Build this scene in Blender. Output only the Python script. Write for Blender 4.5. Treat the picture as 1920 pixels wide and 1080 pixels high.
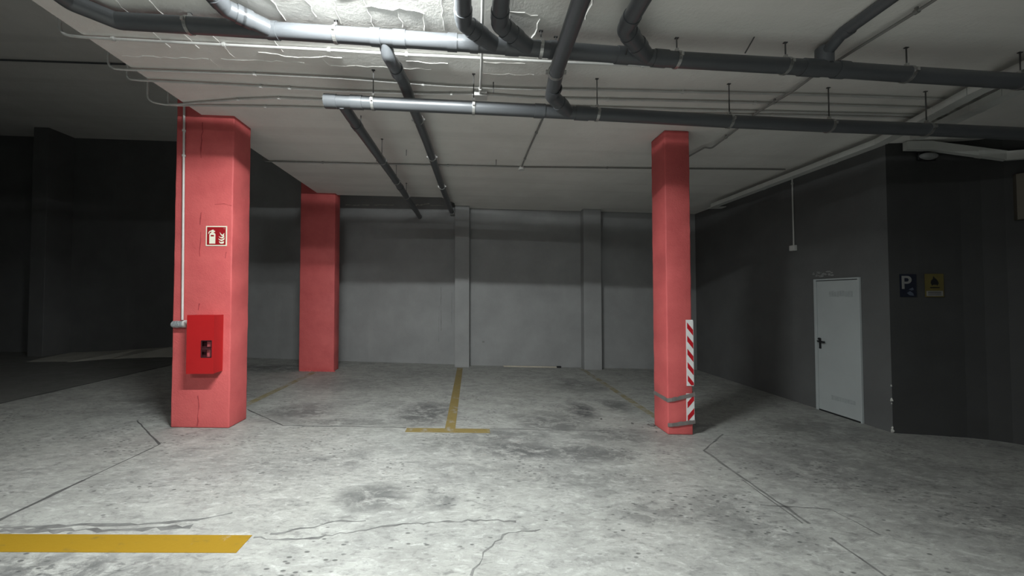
import bpy, bmesh, math, random
from mathutils import Vector, Matrix

random.seed(7)
S = bpy.context.scene
COL = S.collection
for o in list(bpy.data.objects):
    bpy.data.objects.remove(o)

# ------------------------------------------------------------------ camera, world, exposure
M = 0.0225                 # the whole garage deck falls gently towards +X
HC = 3.47                  # slab soffit height on the camera axis
F_PX, CX = 690.0, 903.0
cam_d = bpy.data.cameras.new('camera')
cam = bpy.data.objects.new('camera', cam_d)
COL.objects.link(cam)
cam_d.sensor_width = 36.0
cam_d.lens = F_PX / 1920 * 36.0
cam_d.shift_x = (960 - CX) / 1920
cam_d.clip_start = 0.02
cam.location = (0, 0, 1.5)
cam.rotation_euler = (math.pi / 2 + math.atan(17 / F_PX), 0, -math.atan((CX - 884) / F_PX))
S.camera = cam

w = bpy.data.worlds.new('world')
S.world = w
w.use_nodes = True
w.node_tree.nodes['Background'].inputs[0].default_value = (0.5, 0.55, 0.6, 1)
w.node_tree.nodes['Background'].inputs[1].default_value = 0.002

S.view_settings.view_transform = 'Standard'
S.view_settings.look = 'None'
S.view_settings.gamma = 1.0
S.view_settings.use_curve_mapping = False
S.view_settings.exposure = 0.0
LAMP_STRENGTH = 1300.0
LAMP_SIDE = 0.28
REAR_FILL = 0.55           # added fill batten behind the camera, unseen; strength relative to the near one
S.cycles.max_bounces = 16
S.cycles.diffuse_bounces = 10


# ------------------------------------------------------------------ helpers
def fz(x, h=0.0):
    return h - M * x


def cz(x, off=0.0):
    return HC - off - M * x


def link(name, me, mat=None, parent=None):
    o = bpy.data.objects.new(name, me)
    COL.objects.link(o)
    if mat is not None:
        o.data.materials.append(mat)
    if parent is not None:
        o.parent = parent
        o.matrix_parent_inverse = Matrix.Translation(parent.location).inverted()
    return o


def obj(name, bm, mat, parent=None, smooth=False):
    me = bpy.data.meshes.new(name)
    bmesh.ops.recalc_face_normals(bm, faces=bm.faces)
    bm.to_mesh(me)
    bm.free()
    if smooth:
        for p in me.polygons:
            p.use_smooth = True
        try:
            me.set_sharp_from_angle(angle=math.radians(40))
        except Exception:
            pass
    return link(name, me, mat, parent)


def tag(o, label, cat, group=None):
    o['label'] = label
    o['category'] = cat
    if group:
        o['group'] = group
    return o


def thing(name, label, cat, loc, group=None):
    o = bpy.data.objects.new(name, None)
    COL.objects.link(o)
    o.empty_display_size = 0.1
    o.location = loc
    return tag(o, label, cat, group)


def struct(o):
    o['kind'] = 'structure'
    return o


def hexa(bm, pts):
    """eight points: bottom loop of four, then top loop of four"""
    v = [bm.verts.new(p) for p in pts]
    for f in ((0, 3, 2, 1), (4, 5, 6, 7), (0, 1, 5, 4), (1, 2, 6, 5), (2, 3, 7, 6), (3, 0, 4, 7)):
        bm.faces.new([v[i] for i in f])
    return v


def box(bm, x0, x1, y0, y1, z0, z1, shear=False, bevel=0.0):
    s = (lambda x: -M * x) if shear else (lambda x: 0.0)
    b2 = bmesh.new()
    hexa(b2, [(x, y, z + s(x)) for z in (z0, z1) for x, y in ((x0, y0), (x1, y0), (x1, y1), (x0, y1))])
    if bevel:
        bmesh.ops.recalc_face_normals(b2, faces=b2.faces)
        bmesh.ops.bevel(b2, geom=list(b2.edges), offset=bevel, segments=3, profile=0.5, affect='EDGES')
    me = bpy.data.meshes.new('tmp')
    b2.to_mesh(me)
    b2.free()
    bm.from_mesh(me)
    bpy.data.meshes.remove(me)
    return bm


def rounded(pts, rad, n=5):
    pts = [Vector(p) for p in pts]
    if rad <= 0 or len(pts) < 3:
        return pts
    out = [pts[0]]
    for a, b, c in zip(pts, pts[1:], pts[2:]):
        u, v = (a - b), (c - b)
        lu, lv = u.length, v.length
        if lu < 1e-6 or lv < 1e-6:
            continue
        u /= lu
        v /= lv
        ang = u.angle(v)
        if ang > math.radians(177):
            out.append(b)
            continue
        d = min(rad / math.tan(ang / 2), lu * 0.49, lv * 0.49)
        p0, p2 = b + u * d, b + v * d
        for i in range(n + 1):
            t = i / n
            out.append(p0 * (1 - t) ** 2 + b * 2 * t * (1 - t) + p2 * t * t)
    out.append(pts[-1])
    return out


def tube(bm, pts, r, seg=20, rad=0.0, cap=True, n=5):
    P = rounded(pts, rad, n)
    k = len(P)
    T = []
    for i in range(k):
        a = P[max(i - 1, 0)]
        b = P[min(i + 1, k - 1)]
        t = (b - a)
        T.append(t.normalized())
    ref = Vector((0, 0, 1)) if abs(T[0].z) < 0.9 else Vector((0, 1, 0))
    nrm = (ref - T[0] * ref.dot(T[0])).normalized()
    rings = []
    for i in range(k):
        nrm = (nrm - T[i] * nrm.dot(T[i])).normalized()
        bn = T[i].cross(nrm)
        rings.append([bm.verts.new(P[i] + (nrm * math.cos(2 * math.pi * j / seg) + bn * math.sin(2 * math.pi * j / seg)) * r)
                      for j in range(seg)])
    for a, b in zip(rings, rings[1:]):
        for j in range(seg):
            bm.faces.new((a[j], a[(j + 1) % seg], b[(j + 1) % seg], b[j]))
    if cap:
        bm.faces.new(rings[0][::-1])
        bm.faces.new(rings[-1])
    return bm


def ring(bm, c, axis, r0, r1, length, seg=20):
    """a hollow collar of inner radius r0, outer r1 round the axis"""
    c, ax = Vector(c), Vector(axis).normalized()
    ref = Vector((0, 0, 1)) if abs(ax.z) < 0.9 else Vector((0, 1, 0))
    u = (ref - ax * ref.dot(ax)).normalized()
    v = ax.cross(u)
    prof = ((r0, -length / 2), (r1, -length / 2), (r1, length / 2), (r0, length / 2))
    R = [[bm.verts.new(c + (u * math.cos(2 * math.pi * j / seg) + v * math.sin(2 * math.pi * j / seg)) * rr + ax * h)
          for rr, h in prof] for j in range(seg)]
    for j in range(seg):
        a, b = R[j], R[(j + 1) % seg]
        for q in range(4):
            bm.faces.new((a[q], a[(q + 1) % 4], b[(q + 1) % 4], b[q]))
    return bm


def prism(bm, poly, f0, f1):
    """flat outline (list of 2-D points) carried by f0 (one face) and f1 (the other)"""
    a = [bm.verts.new(f0(*p)) for p in poly]
    b = [bm.verts.new(f1(*p)) for p in poly]
    bm.faces.new(a)
    bm.faces.new(b[::-1])
    n = len(poly)
    for i in range(n):
        bm.faces.new((a[i], a[(i + 1) % n], b[(i + 1) % n], b[i]))
    return bm


def jagged(p0, p1, step, amp):
    p0, p1 = Vector(p0), Vector(p1)
    n = max(2, int((p1 - p0).length / step))
    d = (p1 - p0).normalized()
    s = Vector((-d.y, d.x))
    return [p0.lerp(p1, i / n) + s * random.uniform(-amp, amp) * (0 < i < n) for i in range(n + 1)]


def path2(pts, step, amp):
    out = []
    for a, b in zip(pts, pts[1:]):
        j = jagged(a, b, step, amp)
        out += j if not out else j[1:]
    return out


def ribbon(bm, P, wid, zf, h, var=0.4):
    """a thin raised strip along 2-D points P lying on the surface zf"""
    L, Rr = [], []
    n = len(P)
    for i, p in enumerate(P):
        d = (P[min(i + 1, n - 1)] - P[max(i - 1, 0)]).normalized()
        s = Vector((-d.y, d.x)) * wid * 0.5 * (1 + random.uniform(-var, var))
        L.append(p + s)
        Rr.append(p - s)
    top = [(bm.verts.new((a.x, a.y, zf(a.x) + h)), bm.verts.new((b.x, b.y, zf(b.x) + h))) for a, b in zip(L, Rr)]
    bot = [(bm.verts.new((a.x, a.y, zf(a.x))), bm.verts.new((b.x, b.y, zf(b.x)))) for a, b in zip(L, Rr)]
    for i in range(n - 1):
        bm.faces.new((top[i][0], top[i][1], top[i + 1][1], top[i + 1][0]))
        bm.faces.new((top[i][0], top[i + 1][0], bot[i + 1][0], bot[i][0]))
        bm.faces.new((top[i][1], bot[i][1], bot[i + 1][1], top[i + 1][1]))
    for i in (0, n - 1):
        bm.faces.new((top[i][0], bot[i][0], bot[i][1], top[i][1]))
    return bm


def ridge(bm, P, wid, h):
    """a triangular rib hanging from the soffit"""
    n = len(P)
    R = []
    for i, p in enumerate(P):
        d = (P[min(i + 1, n - 1)] - P[max(i - 1, 0)]).normalized()
        s = Vector((-d.y, d.x)) * wid * 0.5
        hh = h * random.uniform(0.35, 1.2)
        a, b = p + s, p - s
        R.append((bm.verts.new((a.x, a.y, cz(a.x) + 0.002)), bm.verts.new((p.x, p.y, cz(p.x) - hh)), bm.verts.new((b.x, b.y, cz(b.x) + 0.002))))
    for a, b in zip(R, R[1:]):
        for q in range(3):
            bm.faces.new((a[q], a[(q + 1) % 3], b[(q + 1) % 3], b[q]))
    bm.faces.new(R[0])
    bm.faces.new(R[-1][::-1])
    return bm


# ------------------------------------------------------------------ materials
class NT:
    def __init__(self, name):
        self.m = bpy.data.materials.new(name)
        self.m.use_nodes = True
        self.t = self.m.node_tree
        self.b = self.t.nodes['Principled BSDF']
        tc = self.t.nodes.new('ShaderNodeTexCoord')
        self.co = tc.outputs['Object']

    def n(self, ty, **kw):
        nd = self.t.nodes.new(ty)
        for k, v in kw.items():
            setattr(nd, k, v)
        return nd

    def set(self, sock, v):
        if isinstance(v, (int, float, tuple, list)):
            sock.default_value = v
        else:
            self.t.links.new(v, sock)

    def map(self, scale=(1, 1, 1), loc=(0, 0, 0), rot=(0, 0, 0)):
        nd = self.n('ShaderNodeMapping')
        self.set(nd.inputs['Vector'], self.co)
        nd.inputs['Scale'].default_value = scale
        nd.inputs['Location'].default_value = loc
        nd.inputs['Rotation'].default_value = rot
        return nd.outputs[0]

    def noise(self, scale, detail=4, rough=0.55, vec=None, dist=0.0):
        nd = self.n('ShaderNodeTexNoise')
        self.set(nd.inputs['Vector'], vec if vec is not None else self.co)
        nd.inputs['Scale'].default_value = scale
        nd.inputs['Detail'].default_value = detail
        nd.inputs['Roughness'].default_value = rough
        nd.inputs['Distortion'].default_value = dist
        return nd.outputs['Fac']

    def math(self, op, a, b=0.0, c=0.0, clamp=False):
        nd = self.n('ShaderNodeMath', operation=op, use_clamp=clamp)
        for i, v in enumerate((a, b, c)):
            self.set(nd.inputs[i], v)
        return nd.outputs[0]

    def ramp(self, v, lo, hi, a=0.0, b=1.0):
        nd = self.n('ShaderNodeMapRange', clamp=True)
        self.set(nd.inputs[0], v)
        for i, q in enumerate((lo, hi, a, b)):
            nd.inputs[i + 1].default_value = q
        return nd.outputs[0]

    def mix(self, f, a, b, mode='MIX'):
        nd = self.n('ShaderNodeMix', data_type='RGBA', blend_type=mode)
        self.set(nd.inputs[0], f)
        for i, v in ((6, a), (7, b)):
            self.set(nd.inputs[i], (*v, 1) if isinstance(v, tuple) and len(v) == 3 else v)
        return nd.outputs[2]

    def bump(self, h, strength=0.3, dist=0.01):
        nd = self.n('ShaderNodeBump')
        nd.inputs['Strength'].default_value = strength
        nd.inputs['Distance'].default_value = dist
        self.set(nd.inputs['Height'], h)
        self.t.links.new(nd.outputs[0], self.b.inputs['Normal'])

    def done(self, col, rough=0.8, metal=0.0, spec=0.5):
        self.set(self.b.inputs['Base Color'], (*col, 1) if isinstance(col, tuple) and len(col) == 3 else col)
        self.set(self.b.inputs['Roughness'], rough)
        self.b.inputs['Metallic'].default_value = metal
        self.b.inputs['Specular IOR Level'].default_value = spec
        return self.m


def paint(name, col, col2=None, scale=6, rough=0.7, bump=0.15, bscale=90, metal=0.0, spec=0.4, bdist=0.004):
    t = NT(name)
    col2 = col2 or tuple(c * 0.78 for c in col)
    c = t.mix(t.ramp(t.noise(scale, 5, 0.6), 0.3, 0.7), col2, col)
    if bump:
        t.bump(t.noise(bscale, 4, 0.6), bump, bdist)
    return t.done(c, rough, metal, spec)


def floor_mat():
    t = NT('worn_concrete')
    big = t.noise(0.9, 6, 0.6)
    flow = t.map((0.75, 1.0, 1.0), rot=(0, 0, 0.25))
    mid = t.noise(4.5, 10, 0.68, flow, 0.5)
    streak = t.noise(9.0, 8, 0.7, t.map((0.45, 1.0, 1.0), rot=(0, 0, -0.15)), 1.2)
    fine = t.noise(55, 5, 0.7)
    grain = t.noise(26.0, 9, 0.75, t.map((0.42, 1.0, 1.0), rot=(0, 0, 0.1)), 0.7)
    c = t.mix(t.ramp(mid, 0.36, 0.64), (0.230, 0.233, 0.224), (0.350, 0.357, 0.340))
    c = t.mix(t.ramp(big, 0.35, 0.7, 0.0, 0.6), c, (0.317, 0.320, 0.296))
    c = t.mix(t.ramp(streak, 0.55, 0.68, 0.0, 0.6), c, (0.115, 0.116, 0.115))
    c = t.mix(t.ramp(streak, 0.43, 0.30, 0.0, 0.6), c, (0.488, 0.497, 0.478))
    c = t.mix(t.ramp(grain, 0.53, 0.64, 0.0, 0.6), c, (0.120, 0.121, 0.120))
    c = t.mix(t.ramp(grain, 0.46, 0.34, 0.0, 0.6), c, (0.506, 0.515, 0.497))
    c = t.mix(t.ramp(fine, 0.56, 0.70, 0.0, 0.4), c, (0.147, 0.149, 0.147))
    # little pits and flecks in the worn aisle
    vor = t.n('ShaderNodeTexVoronoi')
    t.set(vor.inputs['Vector'], t.map((0.6, 1.15, 1.0), rot=(0, 0, 0.2)))
    vor.inputs['Scale'].default_value = 23.0
    pit = t.math('MULTIPLY', t.ramp(vor.outputs['Distance'], 0.26, 0.17), t.ramp(t.noise(1.7, 4, 0.6), 0.50, 0.58))
    c = t.mix(t.math('MULTIPLY', pit, 0.85), c, (0.07, 0.071, 0.07))
    # oil and tyre stains, each in its own place: x, y, half sizes, strength
    st = [(-.57, 4.78, .34, .42, .85), (-2.2, 4.75, .36, .33, .75), (-.72, 2.80, .22, .17, .75), (1.48, 4.95, .17, .34, 1.0),
          (1.00, 4.50, .40, .30, .75), (.50, 3.66, .42, .20, .85), (1.12, 3.60, .36, .22, .8), (2.08, 5.2, .2, .25, .8),
          (1.85, 6.45, .42, .42, .6), (1.60, 4.05, .50, .22, .6), (1.30, 2.62, .3, .14, .55), (1.85, 2.55, .3, .3, .55), (-4.1, 7.45, .8, .35, .8),
          (.30, 4.02, .5, .2, .6), (-.1, 3.8, .5, .18, .5), (-1.45, 4.4, .9, .1, .55), (-1.0, 7.1, .9, .5, .3), (-1.9, 6.3, .8, .4, .35),
          (-3.9, 5.2, .8, .7, .5), (-2.3, 2.0, .9, .17, .8), (-.25, 2.75, .12, .12, .6), (-1.7, 3.3, .5, .25, .3), (-1.05, 3.45, .12, .2, .45),
          (3.6, 3.3, .9, .5, .5), (4.2, 4.3, .6, .4, .5), (3.9, 2.5, .8, .35, .45), (.2, 3.2, .6, .2, .35), (.95, 3.1, .5, .25, .4)]
    sep = t.n('ShaderNodeSeparateXYZ')
    t.set(sep.inputs[0], t.co)
    wob = t.math('MULTIPLY_ADD', t.noise(3.2, 6, 0.65, None, 0.8), 1.3, -0.65)
    acc = None
    for x, y, rx, ry, k in st:
        u = t.math('DIVIDE', t.math('SUBTRACT', sep.outputs[0], x), rx * 1.45)
        v = t.math('DIVIDE', t.math('SUBTRACT', sep.outputs[1], y), ry * 1.45)
        d = t.math('ADD', t.math('MULTIPLY', u, u), t.math('MULTIPLY', v, v))
        m = t.math('MULTIPLY', t.ramp(t.math('ADD', d, wob), 1.0, 0.05), k)
        acc = m if acc is None else t.math('MAXIMUM', acc, m)
    blot = t.math('MULTIPLY', acc, t.math('MAXIMUM', t.ramp(t.noise(6.0, 10, 0.75, flow, 0.8), 0.40, 0.52, 0.0, 1.0), t.ramp(grain, 0.50, 0.58, 0.1, 0.8)))
    c = t.mix(t.math('MULTIPLY', blot, 0.92), c, (0.06, 0.061, 0.063))
    # the lane beyond the joint at x = -6 is an older, darker pour
    old = t.ramp(t.math('ADD', sep.outputs[0], t.math('MULTIPLY', t.noise(3, 3), 0.05)), -6.0, -6.03)
    c = t.mix(t.math('MULTIPLY', old, 0.8), c, (0.10, 0.10, 0.095))
    t.bump(t.math('ADD', t.math('MULTIPLY', mid, 0.6), t.math('MULTIPLY', fine, 0.4)), 0.35, 0.012)
    return t.done(c, t.ramp(mid, 0.3, 0.7, 0.62, 0.45), 0, 0.4)


def ceil_mat():
    t = NT('painted_soffit')
    a = t.noise(1.3, 6, 0.6)
    c = t.mix(t.ramp(a, 0.35, 0.65), (0.70, 0.69, 0.66), (0.78, 0.77, 0.74))
    c = t.mix(t.ramp(t.noise(5, 7, 0.65), 0.60, 0.78, 0, 0.35), c, (0.56, 0.55, 0.525))
    # board marks: long faint bands along X
    bands = t.noise(2.3, 3, 0.5, t.map((0.06, 1.6, 1.0)))
    c = t.mix(t.ramp(bands, 0.5, 0.62, 0, 0.3), c, (0.60, 0.59, 0.56))
    h = t.math('ADD', t.math('MULTIPLY', t.noise(38, 5, 0.65), 0.6), t.math('MULTIPLY', t.noise(6, 4, 0.6), 0.8))
    t.bump(h, 0.45, 0.012)
    return t.done(c, 0.85, 0, 0.25)


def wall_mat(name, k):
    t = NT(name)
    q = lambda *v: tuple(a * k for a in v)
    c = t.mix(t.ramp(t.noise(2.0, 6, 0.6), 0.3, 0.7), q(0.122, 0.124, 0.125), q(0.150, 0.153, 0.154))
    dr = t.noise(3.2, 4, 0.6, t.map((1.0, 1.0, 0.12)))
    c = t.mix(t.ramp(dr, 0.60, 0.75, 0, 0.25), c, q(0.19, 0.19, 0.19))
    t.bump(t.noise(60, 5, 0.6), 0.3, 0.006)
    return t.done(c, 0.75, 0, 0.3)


def red_mat():
    t = NT('red_column_paint')
    c = t.mix(t.ramp(t.noise(4, 6, 0.65), 0.3, 0.72), (0.54, 0.098, 0.100), (0.63, 0.128, 0.126))
    c = t.mix(t.ramp(t.noise(14, 7, 0.7), 0.64, 0.76, 0, 0.5), c, (0.42, 0.07, 0.072))
    t.bump(t.math('ADD', t.noise(70, 5, 0.6), t.math('MULTIPLY', t.noise(9, 4), 1.2)), 0.4, 0.008)
    return t.done(c, 0.6, 0, 0.35)


def worn_paint(name, col, keep):
    t = NT(name)
    m = t.ramp(t.noise(7, 9, 0.7), 0.62 - keep * 0.5, 0.80 - keep * 0.5)
    g = t.mix(t.noise(5, 6), (0.24, 0.24, 0.225), (0.34, 0.34, 0.32))
    c = t.mix(m, g, col)
    c = t.mix(t.ramp(t.noise(16, 8, 0.7, t.map((0.35, 1, 1))), 0.57, 0.68, 0, 0.6), c, (0.11, 0.085, 0.03))
    t.bump(t.noise(50, 5), 0.25, 0.006)
    return t.done(c, 0.6, 0, 0.35)


MAT = dict(
    floor=floor_mat(), ceil=ceil_mat(), wall=wall_mat('grey_wall_paint', 2.1), wall_shaded=wall_mat('grey_wall_in_shade', 0.8), wall_shaded_deep=wall_mat('grey_wall_in_deep_shade', 0.36), red=red_mat(),  # right, corner and left walls: the grey paint darkened to imitate shade
    yellow=worn_paint('yellow_line_paint', (0.235, 0.142, 0.007), 0.9),
    yellow_mid=worn_paint('scuffed_yellow_paint', (0.205, 0.155, 0.056), 0.7),
    yellow_old=worn_paint('faded_yellow_paint', (0.22, 0.19, 0.10), 0.45),
    joint=paint('joint_filler', (0.055, 0.055, 0.054), (0.10, 0.10, 0.098), 8, 0.9, 0.2),
    joint_soft=paint('faint_joint_filler', (0.085, 0.085, 0.084), (0.19, 0.19, 0.185), 8, 0.9, 0.2),
    pvc=paint('grey_plastic_pipe', (0.090, 0.096, 0.103), (0.078, 0.083, 0.090), 3, 0.33, 0.03, 40, spec=0.5),
    conduit=paint('pale_plastic_conduit', (0.60, 0.60, 0.585), None, 5, 0.42, 0, spec=0.45),
    conduit_grey=paint('greyed_conduit', (0.24, 0.24, 0.23), None, 5, 0.55, 0),
    steel=paint('zinc_plated_steel', (0.55, 0.55, 0.54), (0.38, 0.38, 0.37), 30, 0.35, 0, metal=0.85),
    rod=paint('dull_threaded_rod', (0.10, 0.10, 0.10), None, 30, 0.5, 0, metal=0.5),
    door=paint('pale_grey_door_paint', (0.42, 0.455, 0.46), (0.38, 0.41, 0.415), 2, 0.45, 0.05, 40),
    doorlabel=paint('rubbed_label', (0.30, 0.325, 0.33), (0.36, 0.39, 0.395), 25, 0.6, 0),
    black=paint('black_plastic', (0.015, 0.016, 0.018), None, 8, 0.4, 0),
    cab=paint('red_enamel', (0.42, 0.014, 0.016), (0.38, 0.012, 0.014), 3, 0.38, 0.03, 30),
    cabdark=paint('cabinet_inside', (0.05, 0.006, 0.010), None, 8, 0.7, 0),
    bottle=paint('extinguisher_red', (0.45, 0.10, 0.11), None, 8, 0.4, 0),
    cream=paint('photoluminescent_cream', (0.80, 0.80, 0.66), (0.76, 0.76, 0.62), 8, 0.5, 0),
    signred=paint('sign_red', (0.33, 0.010, 0.016), (0.30, 0.009, 0.014), 8, 0.45, 0),
    white=paint('white_sheet', (0.78, 0.78, 0.78), (0.70, 0.70, 0.70), 10, 0.5, 0),
    hazard=paint('hazard_red', (0.52, 0.012, 0.022), None, 10, 0.45, 0),
    tape=paint('grey_duct_tape', (0.21, 0.19, 0.18), (0.15, 0.135, 0.13), 14, 0.5, 0.3, 40),
    foil=paint('silver_tape', (0.50, 0.53, 0.55), (0.28, 0.31, 0.33), 40, 0.35, 0.8, 60, metal=0.5, bdist=0.01),
    trunk=paint('pale_cable_trunking', (0.56, 0.57, 0.55), (0.48, 0.49, 0.47), 4, 0.55, 0.05),
    yellowsign=paint('yellow_sign', (0.115, 0.095, 0.03), (0.095, 0.078, 0.026), 8, 0.5, 0),
    navy=paint('navy_sign', (0.014, 0.017, 0.030), None, 8, 0.45, 0),
    paleblue=paint('pale_blue_print', (0.08, 0.095, 0.13), None, 8, 0.5, 0),
    pwhite=paint('white_print', (0.22, 0.22, 0.215), None, 8, 0.5, 0),
    chip=paint('bare_plaster', (0.62, 0.62, 0.58), (0.40, 0.40, 0.38), 30, 0.9, 0.3),
    scuff=paint('pale_scuff', (0.26, 0.265, 0.265), (0.17, 0.175, 0.175), 18, 0.85, 0.2),
    redcrack=paint('dark_red_crack', (0.30, 0.045, 0.05), (0.42, 0.07, 0.075), 30, 0.9, 0.3),
    beige=paint('beige_panel', (0.13, 0.115, 0.09), None, 4, 0.6, 0.05),
    wood=paint('pale_batten', (0.55, 0.50, 0.42), (0.42, 0.38, 0.31), 12, 0.7, 0.1),
    stone=paint('stone_chip', (0.14, 0.135, 0.13), (0.08, 0.08, 0.08), 20, 0.9, 0.4),
)

# ------------------------------------------------------------------ the shell
bm = bmesh.new()
box(bm, -14.3, 6.8, -6.3, 9.2, -0.3, 0.0, shear=True)
floor = struct(obj('floor', bm, MAT['floor']))
floor['label'] = 'worn pale concrete garage floor with oil stains and cracks'

SX = -3.02   # free edge of the lower slab
bm = bmesh.new()
outl = [(SX, -6.3), (6.8, -6.3), (6.8, 8.4), (-0.36, 8.4), (-0.36, 7.72), (-0.60, 7.30), (SX, 7.36)]
prism(bm, outl, lambda x, y: (x, y, cz(x)), lambda x, y: (x, y, cz(x) + 0.34))
ceiling = struct(obj('ceiling', bm, MAT['ceil']))
ceiling['label'] = 'pale concrete soffit of the lower slab with formwork ridges'

bm = bmesh.new()
box(bm, -14.3, 6.8, -6.3, 9.2, 5.02, 5.22, shear=True)
struct(obj('ceiling_upper', bm, MAT['ceil']))


def wall_line(name, pts, thick, top, mat='wall', shear=True):
    """standing wall along plan points; thickness to the left-hand side of travel"""
    bm = bmesh.new()
    n = len(pts)
    P = [Vector(p) for p in pts]
    off = []
    for i in range(n):
        d = Vector((0, 0))
        if i > 0:
            e = (P[i] - P[i - 1]).normalized()
            d += Vector((-e.y, e.x))
        if i < n - 1:
            e = (P[i + 1] - P[i]).normalized()
            d += Vector((-e.y, e.x))
        d.normalize()
        k = 1.0
        if 0 < i < n - 1:
            e = (P[i + 1] - P[i]).normalized()
            k = 1.0 / max(0.4, d.dot(Vector((-e.y, e.x))))
        off.append(P[i] + d * thick * k)
    poly = [tuple(p) for p in P] + [tuple(p) for p in off[::-1]]
    s = M if shear else 0
    prism(bm, poly, lambda x, y: (x, y, -0.1 - s * x), lambda x, y: (x, y, top - s * x))
    return struct(obj(name, bm, MAT[mat]))


wall_far = wall_line('wall_far_left', [(-14.0, 8.80), (-6.3, 8.80)], 0.3, 5.1, 'wall_shaded')
wall_back = wall_line('wall_back', [(-6.3, 8.72), (-3.0, 8.38), (-0.40, 8.21), (0.0, 8.13), (5.2, 8.06)], 0.3, 5.1)
wall_right = wall_line('wall_right', [(5.0, 8.30), (5.0, 5.21), (5.0, 4.27)], 0.25, HC + 0.1, 'wall_shaded')
wall_corner = wall_line('wall_corner', [(5.0, 4.27), (5.45, 4.205), (5.75, 4.15), (5.92, 4.09), (6.07, 4.0), (6.18, 3.87), (6.25, 3.7), (6.28, 3.5), (6.28, -6.1)], 0.25, HC + 0.1, 'wall_shaded_deep')
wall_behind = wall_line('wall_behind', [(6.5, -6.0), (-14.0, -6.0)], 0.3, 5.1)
wall_left = wall_line('wall_left', [(-14.0, -6.2), (-14.0, 9.0)], 0.3, 5.2, 'wall_shaded_deep')
wall_right['label'] = 'side wall in grey paint darkened for shade, with the pale door'

# pilasters on the back wall
for x0, x1, yf, yb, top in ((-0.36, -0.045, 7.91, 8.22, HC + .12), (2.425, 2.81, 7.875, 8.12, HC + .12), (-9.62, -9.30, 8.27, 8.82, 5.05)):
    bm = bmesh.new()
    box(bm, x0, x1, yf, yb, -0.05, top, shear=True, bevel=0.008)
    obj('pilaster', bm, MAT['wall_shaded' if x0 < -5 else 'wall'], wall_far if x0 < -5 else wall_back)
# low concrete ramp strip along the foot of the dark wall
bm = bmesh.new()
k0 = [(-9.0, 7.45), (-8.2, 7.6), (-7.75, 8.1), (-6.9, 8.45), (-5.9, 8.55)]
k1 = [(-9.25, 8.80), (-8.45, 8.80), (-7.7, 8.80), (-7.0, 8.80), (-6.0, 8.78)]
hh = [0.012, 0.06, 0.12, 0.18, 0.20]
V = [[bm.verts.new((a[0], a[1], fz(a[0], -0.01))), bm.verts.new((b[0], b[1], fz(b[0], h))), bm.verts.new((b[0], b[1], fz(b[0], -0.01)))] for a, b, h in zip(k0, k1, hh)]
for a, b in zip(V, V[1:]):
    for q in range(3):
        bm.faces.new((a[q], a[(q + 1) % 3], b[(q + 1) % 3], b[q]))
bm.faces.new(V[0]); bm.faces.new(V[-1][::-1])
obj('ramp_strip', bm, paint('pale_ramp_concrete', (0.42, 0.41, 0.37), (0.33, 0.32, 0.29), 3, 0.8, 0.2), floor)


# ------------------------------------------------------------------ floor markings, joints, cracks (parts of the floor)
def stripe(name, x0, x1, y0, y1, mat, label=None, n=1):
    bm = bmesh.new()
    box(bm, x0, x1, y0, y1, 0.0, 0.0016, shear=True)
    o = obj(name, bm, MAT[mat], floor)
    if label:
        o['label'] = label
    return o


stripe('parking_line', -6.0, -1.35, 2.188, 2.345, 'yellow', 'broad ochre yellow line across the aisle')
stripe('parking_line', -0.73, 0.207, 4.105, 4.232, 'yellow_mid', 'yellow cross bar at the end of the bay line')
stripe('parking_line', -0.300, -0.182, 4.232, 7.80, 'yellow_mid', 'yellow bay line running to the back wall')
stripe('parking_line', -3.045, -2.945, 4.58, 7.22, 'yellow_old', 'faded yellow bay line between the broad red columns')
stripe('parking_line', 2.335, 2.435, 4.56, 7.86, 'yellow_old', 'faded yellow bay line behind the slim column')


def fline(name, pts, wid, mat, amp=0.006, step=0.09, var=0.4, label=None):
    bm = bmesh.new()
    ribbon(bm, path2(pts, step, amp), wid, fz, 0.0013, var)
    return obj(name, bm, MAT[mat], floor)


fline('expansion_joint', [(-3.03, -1.0), (-3.03, 3.0)], 0.028, 'joint', 0.006)
fline('expansion_joint', [(-3.03, 3.0), (-3.03, 3.70)], 0.012, 'joint', 0.004)
fline('expansion_joint', [(-3.03, 3.70), (-3.82, 4.35)], 0.016, 'joint', 0.004)
fline('expansion_joint', [(-2.86, 4.82), (-2.13, 4.26)], 0.014, 'joint', 0.004)
fline('expansion_joint', [(-2.13, 4.26), (-0.74, 4.245)], 0.022, 'joint_soft', 0.01)
fline('expansion_joint', [(0.21, 4.235), (1.6, 4.22)], 0.018, 'joint_soft', 0.01)
fline('expansion_joint', [(2.35, 3.70), (2.87, 4.16)], 0.014, 'joint_soft', 0.004)
fline('expansion_joint', [(2.35, 3.70), (2.315, 2.50)], 0.024, 'joint_soft', 0.010)
fline('expansion_joint', [(2.30, 3.10), (2.27, 2.50)], 0.010, 'joint_soft', 0.008)
fline('expansion_joint', [(2.315, 2.35), (2.27, 1.0)], 0.018, 'joint_soft', 0.010)
fline('expansion_joint', [(-6.05, 3.4), (-6.03, 8.3)], 0.05, 'joint', 0.01, 0.2)
fline('crack', [(-6.0, 2.38), (-2.93, 2.41), (-2.31, 2.44), (-1.95, 2.47), (-1.72, 2.53), (-1.62, 2.58)], 0.024, 'joint_soft', 0.012, 0.06, 0.8)
fline('crack', [(-2.9, 2.375), (-2.2, 2.39), (-1.78, 2.43)], 0.03, 'joint_soft', 0.012, 0.05, 0.8)
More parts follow.
